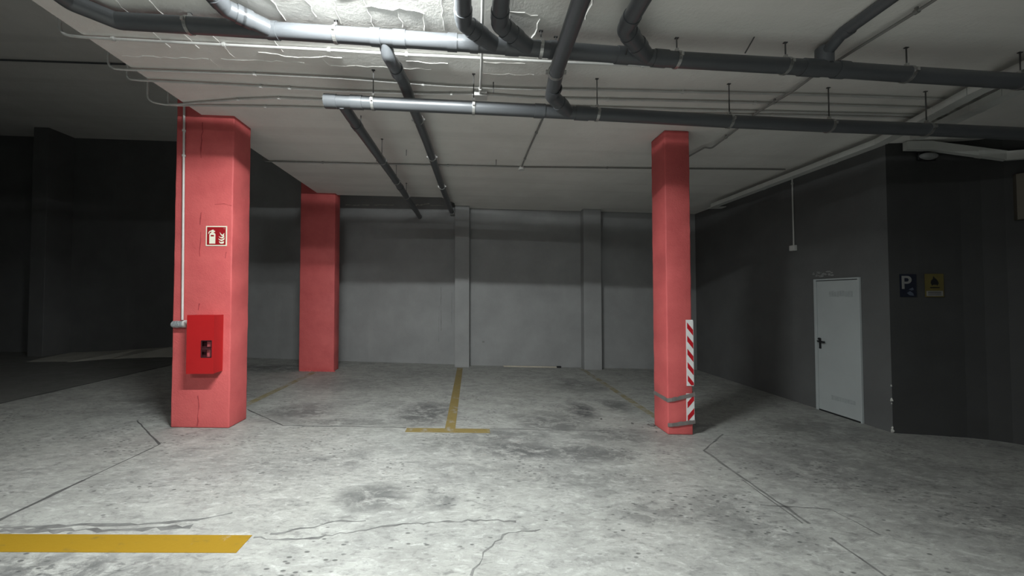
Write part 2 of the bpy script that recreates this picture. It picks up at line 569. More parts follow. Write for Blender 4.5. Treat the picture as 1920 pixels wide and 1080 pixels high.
fline('crack', [(-1.33, 2.325), (-1.17, 2.305), (-0.98, 2.32), (-0.63, 2.42), (-0.4, 2.47), (0.06, 2.515), (0.3, 2.50)], 0.013, 'joint_soft', 0.012, 0.04, 0.8)
fline('crack', [(-1.25, 2.36), (-1.05, 2.42), (-0.86, 2.50), (-0.7, 2.50)], 0.012, 'joint_soft', 0.012, 0.04, 0.8)
fline('crack', [(0.0, 2.02), (0.07, 2.2), (0.2, 2.36), (0.45, 2.42)], 0.010, 'joint_soft', 0.015, 0.04, 0.8)
fline('crack', [(2.15, 2.72), (2.64, 2.675), (2.68, 2.38)], 0.012, 'joint_soft', 0.006, 0.06, 0.6)

# formwork ridges under the slab
bm = bmesh.new()
RG = [((-2.42, 2.3), (-2.44, 2.64), .014, .004), ((-2.20, 2.3), (-2.20, 2.65), .014, .004), ((-2.95, 3.14), (-2.23, 3.135), .014, .005),
      ((-2.12, 3.126), (-1.43, 3.14), .014, .005), ((-2.22, 3.14), (-2.22, 3.28), .012, .004), ((-1.75, 3.02), (-1.45, 3.07), .014, .005),
      ((-1.45, 3.07), (-1.21, 3.036), .014, .005), ((-1.21, 3.036), (-1.08, 3.05), .010, .004), ((-1.26, 3.04), (-1.226, 3.164), .012, .005),
      ((-1.226, 3.164), (-.62, 3.155), .013, .006), ((-.62, 3.155), (-.35, 3.16), .010, .004), ((-.73, 2.49), (-.40, 2.50), .012, .006), ((-.40, 2.50), (-.33, 2.53), .012, .006),
      ((-.71, 2.3), (-.72, 2.68), .010, .004), ((-.51, 2.49), (-.505, 2.67), .010, .004), ((-.335, 2.53), (-.35, 2.69), .014, .007),
      ((-.92, 2.3), (-.95, 2.66), .010, .003), ((-1.36, 2.3), (-1.345, 2.65), .012, .004), ((-1.11, 2.4), (-1.105, 2.6), .012, .005),
      ((-1.75, 2.3), (-1.74, 2.62), .012, .004), ((-.2, 2.3), (-.2, 2.68), .012, .003), ((.79, 2.1), (.80, 2.52), .018, .009), ((.483, 2.53), (.453, 2.72), .018, .008), ((.22, 2.47), (.46, 2.50), .012, .004),
      ((-2.0, 2.7), (-1.99, 3.1), .010, .003), ((-2.45, 2.7), (-2.44, 3.0), .010, .004), ((-2.2, 2.7), (-2.21, 3.0), .010, .004), ((-1.55, 2.75), (-1.54, 3.0), .010, .003),
      ((-.55, 3.06), (-.2, 3.07), .010, .004), ((.1, 3.03), (.45, 3.03), .008, .003), ((-.9, 2.42), (-.75, 2.40), .01, .005), ((0.1, 3.19), (.55, 3.18), .008, .003)]
for a, b, wd, h in RG:
    ridge(bm, jagged(a, b, 0.045, 0.012), wd, h)
o = obj('formwork_ridges', bm, MAT['ceil'], ceiling)
o['kind'] = 'stuff'


# ------------------------------------------------------------------ columns
def column(x0, x1, y0, y1, top, label):
    bm = bmesh.new()
    box(bm, x0, x1, y0, y1, 0.0, top, shear=True, bevel=0.014)
    # rough hand-plastered arrises
    es = [e for e in bm.edges if abs(e.verts[0].co.z - e.verts[1].co.z) > 1]
    bmesh.ops.subdivide_edges(bm, edges=es, cuts=44, use_grid_fill=True)
    lo, hi = min(v.co.z for v in bm.verts), max(v.co.z for v in bm.verts)
    for v in bm.verts:
        if lo + .1 < v.co.z < hi - .1:
            j = random.uniform(-1, 1) * 0.0022
            v.co.x += j
            v.co.y += random.uniform(-1, 1) * 0.0016
    return tag(obj('column', bm, MAT['red'], None, True), label, 'column')


colL = column(-3.29, -2.66, 4.15, 4.47, 5.02, 'broad red column carrying the red extinguisher cabinet')
colM = column(-3.335, -2.665, 7.235, 7.50, 5.02, 'broad red column standing bare close to the back wall')
colR = column(2.215, 2.505, 4.125, 4.44, HC, 'slim red column with hazard strip and grey tape')


def face_crack(parent, xs, y, wid, mat='redcrack', h=0.004):
    """jagged raised or scarred seam on a front face; xs = (x, z) points"""
    bm = bmesh.new()
    P = path2(xs, 0.05, 0.009)
    n = len(P)
    A = []
    for i, p in enumerate(P):
        d = (P[min(i + 1, n - 1)] - P[max(i - 1, 0)]).normalized()
        s = Vector((-d.y, d.x)) * wid * .5 * random.uniform(.1, 1.1)
        A.append([bm.verts.new((q.x, yy, q.y)) for q in (p + s, p - s) for yy in (y + .002, y - h)])
    for a, b in zip(A, A[1:]):
        for i, j in ((0, 1), (1, 3), (3, 2)):
            bm.faces.new((a[i], a[j], b[j], b[i]))
    return obj('crack', bm, MAT[mat], parent)


face_crack(colL, [(-3.005, 3.45), (-3.01, 3.05)], 4.15, 0.014)
face_crack(colL, [(-3.00, 2.44), (-3.01, 2.30)], 4.15, 0.012)
face_crack(colL, [(-3.00, 2.22), (-3.005, 1.95)], 4.15, 0.012)
face_crack(colL, [(-3.00, 1.43), (-3.01, 1.36)], 4.15, 0.014)
face_crack(colL, [(-3.0, 0.42), (-2.985, 0.30), (-3.0, 0.09)], 4.15, 0.014)
face_crack(colL, [(-2.85, 2.53), (-2.75, 2.54), (-2.67, 2.52)], 4.15, 0.004)
face_crack(colL, [(-2.72, 2.0), (-2.73, 1.93)], 4.15, 0.012)
# rough mortar collar at the foot of the middle column
bm = bmesh.new()
for i in range(70):
    x = random.uniform(-3.3, -2.64)
    s = random.uniform(.012, .03)
    y = 7.225 - random.uniform(0, .02)
    m4 = Matrix.Translation((x, y, fz(x, s * .3))) @ Matrix.Diagonal((s, s * .7, s * .6, 1))
    bmesh.ops.create_icosphere(bm, subdivisions=1, radius=1, matrix=m4)
o = obj('mortar_crumbs', bm, MAT['red'], colM)
o['kind'] = 'stuff'

# ------------------------------------------------------------------ lamp above the frame, added fill behind the camera
def batten(label, X0, X1, LY, k):
    xm = (X0 + X1) / 2
    lamp = thing('fluorescent_light', label, 'lamp', (xm, LY, cz(xm)), 'ceiling battens')
    bm = bmesh.new()
    hexa(bm, [(x, LY + dy, cz(x) - dz) for dz in (0.018, 0.0) for x, dy in ((X0, -.032), (X1, -.032), (X1, .032), (X0, .032))])
    obj('housing', bm, MAT['white'], lamp)
    gm = []
    for nm, q in (('lit_diffuser', 1.0), ('lit_diffuser_side', LAMP_SIDE)):
        t = NT(nm)
        t.b.inputs['Emission Color'].default_value = (0.955, 1.0, 0.985, 1)
        t.b.inputs['Emission Strength'].default_value = LAMP_STRENGTH * k * q
        gm.append(t.done((0.8, 0.8, 0.8), 0.5))
    prof = [(-.030, -.018), (-.027, -.030), (-.014, -.040), (.014, -.040), (.027, -.030), (.030, -.018)]
    bm = bmesh.new()
    E2 = [[bm.verts.new((x, LY + dy, cz(x) + dz)) for dy, dz in prof] for x in (X0 + .02, X1 - .02)]
    for i in range(5):
        f = bm.faces.new((E2[0][i], E2[1][i], E2[1][i + 1], E2[0][i + 1]))
        f.material_index = 1 if i in (0, 4) else 0
    o = obj('diffuser', bm, gm[0], lamp)
    o.data.materials.append(gm[1])
    for x in (X0 + .010, X1 - .010):
        bm = bmesh.new()
        box(bm, x - .010, x + .010, LY - .031, LY + .031, cz(x) - .042, cz(x) - .017)
        obj('end_cap', bm, MAT['white'], lamp)
    return lamp


batten('ceiling batten light beside the drain main between two pipe branches', -1.28, -0.15, 1.98, 1.0)
batten('added fill light shaped as a ceiling batten over the aisle away from the pipes', -1.5, -0.3, -1.6, REAR_FILL)  # unseen fill lamp, added to lift the ceiling and walls


# ------------------------------------------------------------------ drain pipes
R = 0.055


def lerp_path(pts, x):
    for a, b in zip(pts, pts[1:]):
        if a[0] <= x <= b[0]:
            t = (x - a[0]) / (b[0] - a[0])
            return Vector(a).lerp(Vector(b), t), (Vector(b) - Vector(a)).normalized()
    return Vector(pts[-1]), (Vector(pts[-1]) - Vector(pts[-2])).normalized()


def clamp(root, c, axis, r, rod=True, lug=True):
    bm = bmesh.new()
    ring(bm, c, axis, r, r + 0.005, 0.024, 24)
    c = Vector(c)
    box(bm, c.x - .010, c.x + .010, c.y - .010, c.y + .010, c.z + r + .001, c.z + r + .028)
    ax = Vector(axis).normalized()
    sd = Vector((-ax.y, ax.x, 0)).normalized()
    for s in (-1, 1):
        p = c + sd * s * (r + .010)
        box(bm, p.x - .010, p.x + .010, p.y - .010, p.y + .010, p.z - .012, p.z + .012)
    o = obj('clamp', bm, MAT['steel'], root, False)
    if rod:
        zt = cz(c.x)
        if zt - (c.z + r + .02) > .01:
            b2 = bmesh.new()
            tube(b2, [(c.x, c.y, c.z + r + .02), (c.x, c.y, zt)], 0.0048, 8)
            box(b2, c.x - .014, c.x + .014, c.y - .008, c.y + .008, zt - .006, zt)
            r_ = obj('threaded_rod', b2, MAT['rod'])
            r_.parent = o
    return o


def pipe(label, loc, paths, sockets=(), clamps=(), r=R, rad=0.0, group='grey drain pipes under the slab', name='drain_pipe'):
    """paths: (points, bend) runs; sockets: (centre, axis, length); clamps: (centre, axis)"""
    root = thing(name, label, 'pipe', loc, group)
    for pts, bend in paths:
        bm = bmesh.new()
        tube(bm, pts, r, 28, bend, True, 6)
        obj('pipe_section', bm, MAT['pvc'], root, True)
    for c, ax, ln in sockets:
        bm = bmesh.new()
        ring(bm, c, ax, r - .002, r + .0055, ln, 28)
        obj('socket', bm, MAT['pvc'], root, True)
    for c, ax in clamps:
        clamp(root, c, ax, r + .001)
    return root


P1 = [(-2.60, 2.62, 3.452), (-1.50, 2.62, 3.405), (-.98, 2.625, 3.384), (-.02, 2.64, 3.347), (.85, 2.65, 3.305), (1.53, 2.66, 3.268),
      (2.33, 2.66, 3.237), (3.26, 2.66, 3.189), (4.14, 2.66, 3.150), (6.2, 2.66, 3.06)]


def on1(x):
    return lerp_path(P1, x)


sk = [(on1(x)[0], on1(x)[1], l) for x, l in ((-1.42, .08), (-.69, .07), (-.52, .09), (-.14, .07), (.02, .06), (.30, .10), (.62, .10), (1.12, .10), (1.40, .10), (2.56, .16), (2.78, .08))]
ck = [(on1(x)[0], on1(x)[1]) for x in (-2.0, -.975, .51, 1.53, 2.36, 3.30, 4.2)]
lead = [(-2.66, 0.4, 3.475), (-2.66, 2.46, 3.455), (-2.50, 2.62, 3.449)]
pipe('long grey drain main with five side branches joining it, hung close to the soffit', (-2.6, 2.62, 3.45),
     [([Vector(lead[0]), Vector(lead[1]), Vector(lead[2]), Vector(P1[1])], 0.06), ([Vector(p) for p in P1[1:]], 0.0)], sk, ck)


def branch(label, y_start, X, z, join_x, r=R, dx=None):
    """comes from behind the camera along Y, then a 45 degree elbow into the main"""
    j, _ = on1(join_x)
    k = j.y - abs(join_x - X) if dx is None else dx
    a, b = Vector((X, y_start, z)), Vector((X, k, z))
    d = (j - b).normalized()
    return pipe(label, (X, k, z), [([a, b, j], 0.05)],
                [(b - Vector((0, .085, 0)), (0, 1, 0), .06), (b + d * .085, d, .05), (j - d * .16, d, .06)], [((X, y_start + .6, z), (0, 1, 0))], r)


branch('grey side branch meeting the main beside the vertical clamp nearest the slab edge', 0.4, -1.62, 3.40, -1.42)
branch('grey side branch directly beside the white conduit, joining the main', 0.4, -0.055, 3.335, 0.17)
branch('grey side branch joining the main left of the crossing pipe', 0.4, 0.182, 3.325, 0.42)
branch('grey side branch joining the main between crossing pipe and next clamp', 0.4, 1.02, 3.285, 1.30)
# the thin branch with an upright knee into the main
fj, _ = on1(2.655)
pipe('thin grey branch dropping through an upright knee onto the main', (2.62, 2.5, 3.36),
     [([(2.60, 0.4, 3.375), (2.635, 2.50, 3.375), (2.655, 2.63, 3.335), fj], 0.04)], [((2.640, 2.47, 3.375), (0, 1, 0), .05)], [((2.61, 1.2, 3.375), (0, 1, 0))], 0.040)
fb_ = [o for o in bpy.data.objects if o.name.startswith('drain_pipe')][-1]
bm = bmesh.new()
tube(bm, [(2.655, 2.655, 3.375), (2.655, 2.655, 3.24)], 0.056, 24)
obj('upright_knee', bm, MAT['pvc'], fb_, True)

P2 = [(-1.255, 3.2, 3.206), (.018, 3.2, 3.166), (.688, 3.2, 3.142), (1.112, 3.2, 3.124), (2.308, 3.2, 3.075), (3.226, 3.2, 3.046), (4.128, 3.2, 3.024), (6.2, 3.2, 2.96)]


def on2(x):
    return lerp_path(P2, x)


p2 = pipe('capped grey drain main hung lower on long threaded rods', (-1.25, 3.2, 3.2), [([Vector(p) for p in P2], 0)],
          [(on2(x)[0], on2(x)[1], l) for x, l in ((-1.0, .10), (-1.21, .08), (.60, .09), (.98, .12))],
          [(on2(x)[0], on2(x)[1]) for x in (-.86, .018, 1.115, 2.312, 3.23, 4.14)])
bm = bmesh.new()
tube(bm, [Vector((-1.275, 3.2, 3.2065)), Vector((-1.235, 3.2, 3.2055))], R + .006, 28)
obj('end_cap', bm, MAT['pvc'], p2, True)

# crossing pipe passing under the first main and turning into the second
j = on2(.86)[0]
b = Vector((.665, 3.0, 3.175))
d = (j - b).normalized()
pipe('grey pipe crossing under the main with a bright clamp, turning into the lower main', (.63, 2.7, 3.18),
     [([Vector((.60, .4, 3.22)), Vector((.631, 2.65, 3.185)), b, j], 0.05)],
     [(b - Vector((0, .085, 0)), (0, 1, 0), .06), (j - d * .13, d, .06)], [((.6315, 2.70, 3.1845), (0, 1, 0))])
# two long pipes running back to the far wall
pg = [Vector((-.630, 2.63, 3.372)), Vector((-.622, 2.72, 3.300)), Vector((-.585, 3.12, 3.345)), Vector((-.54, 4.4, 3.372)), Vector((-.50, 6.2, 3.372)), Vector((-.445, 7.75, 3.372)), Vector((-.43, 8.24, 3.372))]
dg = (pg[4] - pg[2]).normalized()
pipe('grey pipe running under the soffit from the hung main to the wall pilaster', (-.55, 4.4, 3.37), [(pg, 0.05)],
     [(lp, dg, .07) for lp in (Vector((-.600, 2.93, 3.320)), Vector((-.568, 3.55, 3.364)))], [(Vector((-.5595, 3.85, 3.367)), dg), (Vector((-.529, 4.9, 3.372)), dg), (Vector((-.5, 6.2, 3.372)), dg)], 0.05)
ph = [Vector((-1.13, 3.2, 3.19)), Vector((-1.13, 3.42, 3.187)), Vector((-1.13, 5.2, 3.235)), Vector((-1.15, 7.6, 3.29)), Vector((-1.16, 8.30, 3.30))]
dh = (ph[2] - ph[1]).normalized()
pipe('grey pipe running from the capped pipe end to the far wall on rods', (-1.13, 5.2, 3.23), [(ph, 0.0)],
     [(Vector((-1.13, 3.62, 3.192)), dh, .08), (Vector((-1.135, 5.85, 3.249)), dh, .07)],
     [(Vector((-1.13, 4.63, 3.2196)), dh), (Vector((-1.133, 5.53, 3.242)), dh), (Vector((-1.14, 6.43, 3.261)), dh)], 0.05)
# loose threaded rods left hanging from the soffit
for x, y, l, tx, lb_ in ((.199, 3.315, .10, 0, 'short bare rod hanging beside the white junction box'), (.27, 2.52, .11, 0, 'short bare rod hanging between two pipe branches'),
                         (1.16, 2.58, .20, .05, 'tilted bare rod hanging beside the crossing pipe'), (2.09, 2.62, .12, .07, 'tilted bare rod just above the long drain main'),
                         (-.88, 4.95, .08, 0, 'bare rod stub between the two pipes running to the far wall'), (.35, 5.2, .08, 0, 'bare rod stub near the round lamp box'),
                         (-1.218, 4.04, .12, 0, 'bare rod hanging close to the capped pipe end')):
    bm = bmesh.new()
    tube(bm, [(x, y, cz(x)), (x - tx, y, cz(x) - l)], 0.005, 8)
    tag(obj('threaded_rod', bm, MAT['rod']), lb_, 'rod', 'bare rods under the slab')


# ------------------------------------------------------------------ conduits
def conduit(label, pts, clips=(), r=0.0105, bend=0.08, mat='conduit', group='surface conduits'):
    pts = [Vector(p) for p in pts]
    root = thing('conduit', label, 'conduit', pts[len(pts) // 2], group)
    bm = bmesh.new()
    tube(bm, pts, r, 10, bend, True, 6)
    obj('conduit_tube', bm, MAT[mat], root, True)
    for i, t in clips:
        a, b = pts[i], pts[i + 1]
        p = a.lerp(b, t)
        bm = bmesh.new()
        ring(bm, p, b - a, r, r + .006, .022, 12)
        box(bm, p.x - .007, p.x + .007, p.y - .007, p.y + .007, p.z + r, p.z + r + .018)
        obj('clip', bm, MAT[mat], root)
    return root


def cp(l, off=.017):
    return [(x, y, cz(x, off)) for x, y in l]


def curl(x, y, h=.30, off=.017):
    """rise beside the slab edge"""
    return [(x, y, cz(x, off) + h), (x, y, cz(x, off))]


conduit('pale conduit just behind the drain main, nearest to the lamp', curl(-3.18, 2.88) + cp([(-3.0, 2.90), (-2.0, 2.92), (-1.21, 2.93), (-.54, 2.95), (.07, 2.955), (.64, 2.967), (2.2, 2.97), (4.6, 2.95)]),
        [(2, .2), (3, .05), (4, .1), (5, .02), (7, .5)])
conduit('pale wavy conduit passing just above the junction box', curl(-3.22, 3.30) + cp([(-3.05, 3.31), (-1.93, 3.30), (-1.18, 3.313), (-.6, 3.35), (-.22, 3.375), (.58, 3.376), (1.07, 3.35), (3.3, 3.29), (4.9, 3.28)]),
        [(2, .99), (5, .4), (8, .4)])
conduit('pale conduit that runs into the junction box', curl(-3.20, 3.46) + cp([(-3.1, 3.47), (-1.94, 3.50), (-1.25, 3.525), (-.43, 3.516), (.04, 3.487)]), [(2, .95), (3, .3), (5, .5)])
conduit('pale conduit leaving the junction box towards the side wall', cp([(.12, 3.487), (.6, 3.52), (2.05, 3.48), (3.46, 3.45), (4.9, 3.44)]), [(1, .5), (2, .5)])
conduit('sagging conduit crossing above the broad column head', curl(-3.36, 3.86) + cp([(-3.22, 3.915), (-3.08, 3.90), (-2.35, 3.753), (-1.94, 3.696), (-1.47, 3.703), (2.14, 3.635), (4.9, 3.57)]), [(3, .97), (5, .02), (6, .5)])
conduit('straight conduit hugging the broad column head', curl(-3.20, 3.92) + cp([(-3.1, 3.92), (-1.93, 3.87), (-1.37, 3.863), (3.6, 3.66), (4.9, 3.63)]), [(2, .8), (4, .5), (4, .9)])
conduit('thin conduit crossing the soffit between the bays to the trunking', curl(-3.10, 5.52) + cp([(-2.98, 5.52), (-1.46, 5.483), (.76, 5.417), (3.25, 5.26), (4.55, 5.175)]), [(2, .5), (3, .5), (4, .5)], mat='conduit_grey')
conduit('short conduit running to the round lamp box', cp([(.772, 3.95), (.755, 4.595), (.75, 4.8), (.745, 5.385)]), [(0, .5), (2, .5)], mat='conduit_grey')
conduit('thin conduit running past the slim column head', cp([(2.905, .5), (2.90, 2.33), (2.885, 2.66), (2.88, 3.0), (2.905, 3.2), (2.88, 3.58), (2.94, 3.96), (3.0, 4.48), (2.90, 4.45), (2.875, 4.76), (2.87, 5.22)], .043),
        [(0, .97), (4, .5), (6, .4), (9, .3)], bend=.03, mat='conduit_grey')
conduit('white conduit running out between two branches to the junction box', cp([(.068, .5), (.072, 2.37), (.081, 2.95), (.081, 3.43)], .042), [(1, .5), (2, .85)], r=.0115)
conduit('white conduit clipped down the front of the broad column', [(-3.195, 4.132, 4.6), (-3.195, 4.132, 3.58), (-3.168, 4.132, 1.25)], [(1, .22), (1, .10)], r=.0115)
conduit('thin conduit dropping down the dark side wall to the small box', [(4.985, 5.545, HC - .1), (4.985, 5.543, 2.30)], [(0, .1)])

# dim conduit under the upper deck
conduit('dark conduit on the high ceiling beyond the slab edge', [(-12.0, 5.85, 5.02 - M * -12 - .016), (-6.08, 5.80, 5.02 + M * 6.08 - .016), (-3.9, 5.79, 5.02 + M * 3.9 - .016)], [(1, .2)], r=.013, mat='pvc')

# junction boxes
jb = thing('junction_box', 'white junction box on the soffit where conduits meet', 'junction box', (.08, 3.485, cz(.08)), 'electrical boxes')
bm = bmesh.new(); box(bm, .015, .145, 3.44, 3.53, cz(.08) - .05, cz(.08) - .002, bevel=.004); obj('box_body', bm, MAT['conduit'], jb)
bm = bmesh.new(); box(bm, .010, .150, 3.435, 3.535, cz(.08) - .058, cz(.08) - .050, bevel=.003); obj('lid', bm, MAT['conduit'], jb)
lb = thing('junction_box', 'round pale lamp box on the soffit at the conduit crossing', 'junction box', (.745, 5.43, cz(.745)), 'electrical boxes')
bm = bmesh.new(); tube(bm, [(.745, 5.44, cz(.745)), (.745, 5.44, cz(.745) - .045)], .045, 20); obj('box_body', bm, MAT['conduit'], lb, True)
bm = bmesh.new(); tube(bm, [(.745, 5.44, cz(.745) - .045), (.745, 5.44, cz(.745) - .055)], .049, 20); obj('lid', bm, MAT['conduit'], lb, True)
sb = thing('switch_box', 'small pale box at the end of the wall conduit', 'switch box', (4.98, 5.54, 2.26), 'electrical boxes')
bm = bmesh.new(); box(bm, 4.95, 5.0, 5.50, 5.585, 2.215, 2.30, bevel=.004); obj('box_body', bm, MAT['conduit'], sb)
bm = bmesh.new(); box(bm, 4.944, 4.95, 5.507, 5.578, 2.222, 2.293); obj('cover', bm, MAT['conduit'], sb)


# ------------------------------------------------------------------ cable trunking
def trunking(label, pts, wd=.10, ht=.055, covers=(), z=None):
    P = [Vector(p) for p in pts]
    root = thing('cable_trunking', label, 'cable trunking', P[0], 'cable trunking')
    for i, (a, b) in enumerate(zip(P, P[1:])):
        d = (b - a).normalized()
        s = Vector((-d.y, d.x, 0)).normalized() * wd / 2
        bm = bmesh.new()
        hexa(bm, [p + q + Vector((0, 0, h)) for h in (-ht, 0) for p, q in ((a, s), (a, -s), (b, -s), (b, s))])
        o = obj('trunking_length', bm, MAT['trunk'], root)
        ln = (b - a).length
        k = max(1, int(ln / 1.25))
        for q in range(1, k + 1):
            c = a.lerp(b, q / (k + 0.5))
            bm = bmesh.new()
            s2, d2 = s * 1.06, d * .03
            hexa(bm, [c + u + v + Vector((0, 0, h)) for h in (-ht - .003, 0) for u, v in ((s2, -d2), (-s2, -d2), (-s2, d2), (s2, d2))])
            obj('joint_cover', bm, MAT['trunk'], root)
    return root


TZ = .012
trunking('pale trunking running along the top of the dark side wall', [(4.65, 6.9, cz(4.65, .075)), (4.63, 4.0, cz(4.63, .075)), (4.31, 2.99, cz(4.31, .075)), (4.1, 1.6, cz(4.1, .075))], .12, .065)
trunking('short pale trunking crossing behind the lower main near the wall corner', [(4.87, 3.85, cz(4.87, .075)), (4.61, 2.98, cz(4.61, .075)), (4.42, 2.1, cz(4.42, .075))], .12, .065)
trunking('pale trunking sloping down the dark wall beyond the corner', [(5.15, 4.19, 3.345), (5.40, 4.14, 3.325), (6.02, 3.95, 3.14), (6.2, 3.6, 3.06)], .06, .10)
bm = bmesh.new()
hexa(bm, [(x, y, z) for z in (cz(4.8, .10), cz(4.8, .085)) for x, y in ((4.72, 7.20), (4.98, 7.16), (4.98, 7.02), (4.72, 7.06))])
tag(obj('bracket', bm, MAT['trunk']), 'small pale bracket at the far end of the wall trunking', 'bracket')

# ------------------------------------------------------------------ things on the broad column
sg = thing('fire_sign', 'red and cream fire extinguisher sign with flames', 'sign', (-2.827, 4.147, 2.06))
SW, SH, sx, sz = .228, .222, -2.941, 2.066


def on_face(x0, z0, y):
    return lambda u, v: (x0 + u, y, z0 + v)


def plate(name, poly, x0, z0, y0, y1, mat, parent):
    bm = bmesh.new()
    prism(bm, poly, on_face(x0, z0, y0), on_face(x0, z0, y1))
    return obj(name, bm, MAT[mat], parent)


def rect(a, b, c, d):
    return [(a, b), (c, b), (c, d), (a, d)]


plate('sign_border', rect(0, 0, SW, SH), sx, sz, 4.148, 4.143, 'cream', sg)
plate('sign_field', rect(.012, .012, SW - .012, SH - .012), sx, sz, 4.1435, 4.142, 'signred', sg)
k = SW / 210.0
ext = [(36, 24), (36, 118), (40, 130), (50, 138), (56, 142), (56, 150), (48, 150), (36, 142), (32, 128), (24, 128), (28, 146), (38, 158), (56, 164), (60, 170), (78, 172), (78, 162), (92, 158), (92, 148), (80, 146), (76, 140), (86, 136), (96, 126), (96, 24)]
plate('extinguisher_symbol', [(a * k, b * k * .97) for a, b in ext], sx, sz, 4.1425, 4.1412, 'cream', sg)
plate('symbol_band', [(a * k, b * k * .97) for a, b in rect(50, 100, 82, 116)], sx, sz, 4.1416, 4.1407, 'signred', sg)
fl = [[(150, 24), (138, 34), (132, 52), (150, 40), (184, 50), (182, 32), (172, 24)],
      [(124, 78), (138, 60), (160, 50), (186, 66), (188, 92), (172, 72), (150, 68)],
      [(128, 104), (146, 84), (168, 78), (186, 98), (182, 122), (170, 98), (150, 92)],
      [(138, 146), (148, 118), (166, 100), (184, 124), (184, 138), (168, 118), (156, 124)]]
for q in fl:
    plate('flame_symbol', [(a * k, b * k * .97) for a, b in q], sx, sz, 4.1425, 4.1412, 'cream', sg)
plate('corner_dot', [((184 + 9 * math.cos(a)) * k, (186 + 9 * math.sin(a)) * k * .97) for a in [i * math.pi / 6 for i in range(12)]], sx, sz, 4.1425, 4.1412, 'bottle', sg)

cb = thing('extinguisher_cabinet', 'red metal extinguisher cabinet with two small windows', 'cabinet', (-2.88, 4.07, .69))
X0, X1, Y0, Y1, Z0, Z1 = -3.017, -2.738, 4.0, 4.149, .690, 1.306
bm = bmesh.new()      # open-fronted case
t_ = .012
box(bm, X0, X0 + t_, Y0 + .012, Y1, Z0, Z1)
box(bm, X1 - t_, X1, Y0 + .012, Y1, Z0, Z1)
box(bm, X0 + t_, X1 - t_, Y0 + .012, Y1, Z0, Z0 + t_)
box(bm, X0 + t_, X1 - t_, Y0 + .012, Y1, Z1 - t_, Z1)
box(bm, X0 + t_, X1 - t_, Y1 - .008, Y1, Z0 + t_, Z1 - t_)
obj('case', bm, MAT['cab'], cb)
wx0, wx1 = -2.865, -2.760
wz = ((.861, .947), (.955, 1.037))
bm = bmesh.new()
box(bm, X0 - .003, wx0, Y0, Y0 + .012, Z0 - .003, Z1 + .003)
box(bm, wx1, X1 + .003, Y0, Y0 + .012, Z0 - .003, Z1 + .003)
box(bm, wx0, wx1, Y0, Y0 + .012, Z0 - .003, wz[0][0])
box(bm, wx0, wx1, Y0, Y0 + .012, wz[0][1], wz[1][0])
box(bm, wx0, wx1, Y0, Y0 + .012, wz[1][1], Z1 + .003)
bmesh.ops.remove_doubles(bm, verts=bm.verts, dist=.0005)
dr = obj('door', bm, MAT['cab'], cb)
bm = bmesh.new()
for z0, z1 in wz:
    box(bm, wx0 - .004, wx0 + .006, Y0 - .003, Y0 + .004, z0, z1)
    box(bm, wx1 - .006, wx1 + .004, Y0 - .003, Y0 + .004, z0, z1)
    box(bm, wx0, wx1, Y0 - .003, Y0 + .004, z0 - .004, z0 + .005)
    box(bm, wx0, wx1, Y0 - .003, Y0 + .004, z1 - .005, z1 + .004)
o = obj('window_frame', bm, MAT['cabdark']); o.parent = dr
bm = bmesh.new()
box(bm, X0 + t_, X1 - t_, Y0 + .045, Y0 + .05, Z0 + t_, Z1 - t_)
obj('back_lining', bm, MAT['cabdark'], cb)
bm = bmesh.new()
box(bm, -2.826, -2.773, Y0 + .028, Y0 + .044, .966, 1.028, bevel=.004)
obj('extinguisher_shoulder', bm, MAT['bottle'], cb)
bm = bmesh.new()
bmesh.ops.create_cone(bm, cap_ends=True, segments=20, radius1=.026, radius2=.026, depth=.10, matrix=Matrix.Translation((-2.809, Y0 + .040, .895)) @ Matrix.Diagonal((1, .55, 1, 1)))
obj('extinguisher_body', bm, MAT['bottle'], cb, True)

# taped pipe stub at the conduit end
st = thing('taped_pipe_joint', 'silver tape wrapped pipe stub at the foot of the white conduit', 'pipe joint', (-3.2, 4.10, 1.2))
bm = bmesh.new()
for i in range(7):
    a, b = -3.245 + i * .0185, -3.245 + (i + 1) * .0185 + .003
    tube(bm, [(a, 4.112, 1.203 + random.uniform(-.002, .002)), (b, 4.112, 1.205 + random.uniform(-.002, .002))], .036 + random.uniform(-.002, .003), 16)
obj('tape_wrap', bm, MAT['foil'], st, True)
bm = bmesh.new()
tube(bm, [(-3.130, 4.112, 1.207), (-3.106, 4.112, 1.208)], .041, 16)
obj('pipe_end', bm, MAT['conduit'], st, True)
bm = bmesh.new()
tube(bm, [(-3.235, 4.112, 1.203), (-3.252, 4.114, 1.203)], .033, 14)
obj('stub_end', bm, MAT['foil'], st, True)


# ------------------------------------------------------------------ hazard strips and tape on the slim column
def clip_v(poly, lo, hi):
    """clip a 2-D outline to lo <= v <= hi"""
    for lim, sgn in ((lo, 1), (hi, -1)):
        out = []
        for i, p in enumerate(poly):
            q = poly[i - 1]
            a_, b_ = (q[1] - lim) * sgn, (p[1] - lim) * sgn
            if (a_ < 0) != (b_ < 0):
                t = a_ / (a_ - b_)
                out.append((q[0] + (p[0] - q[0]) * t, lim))
            if b_ >= 0:
                out.append(p)
        poly = out
        if not poly:
            break
    return poly


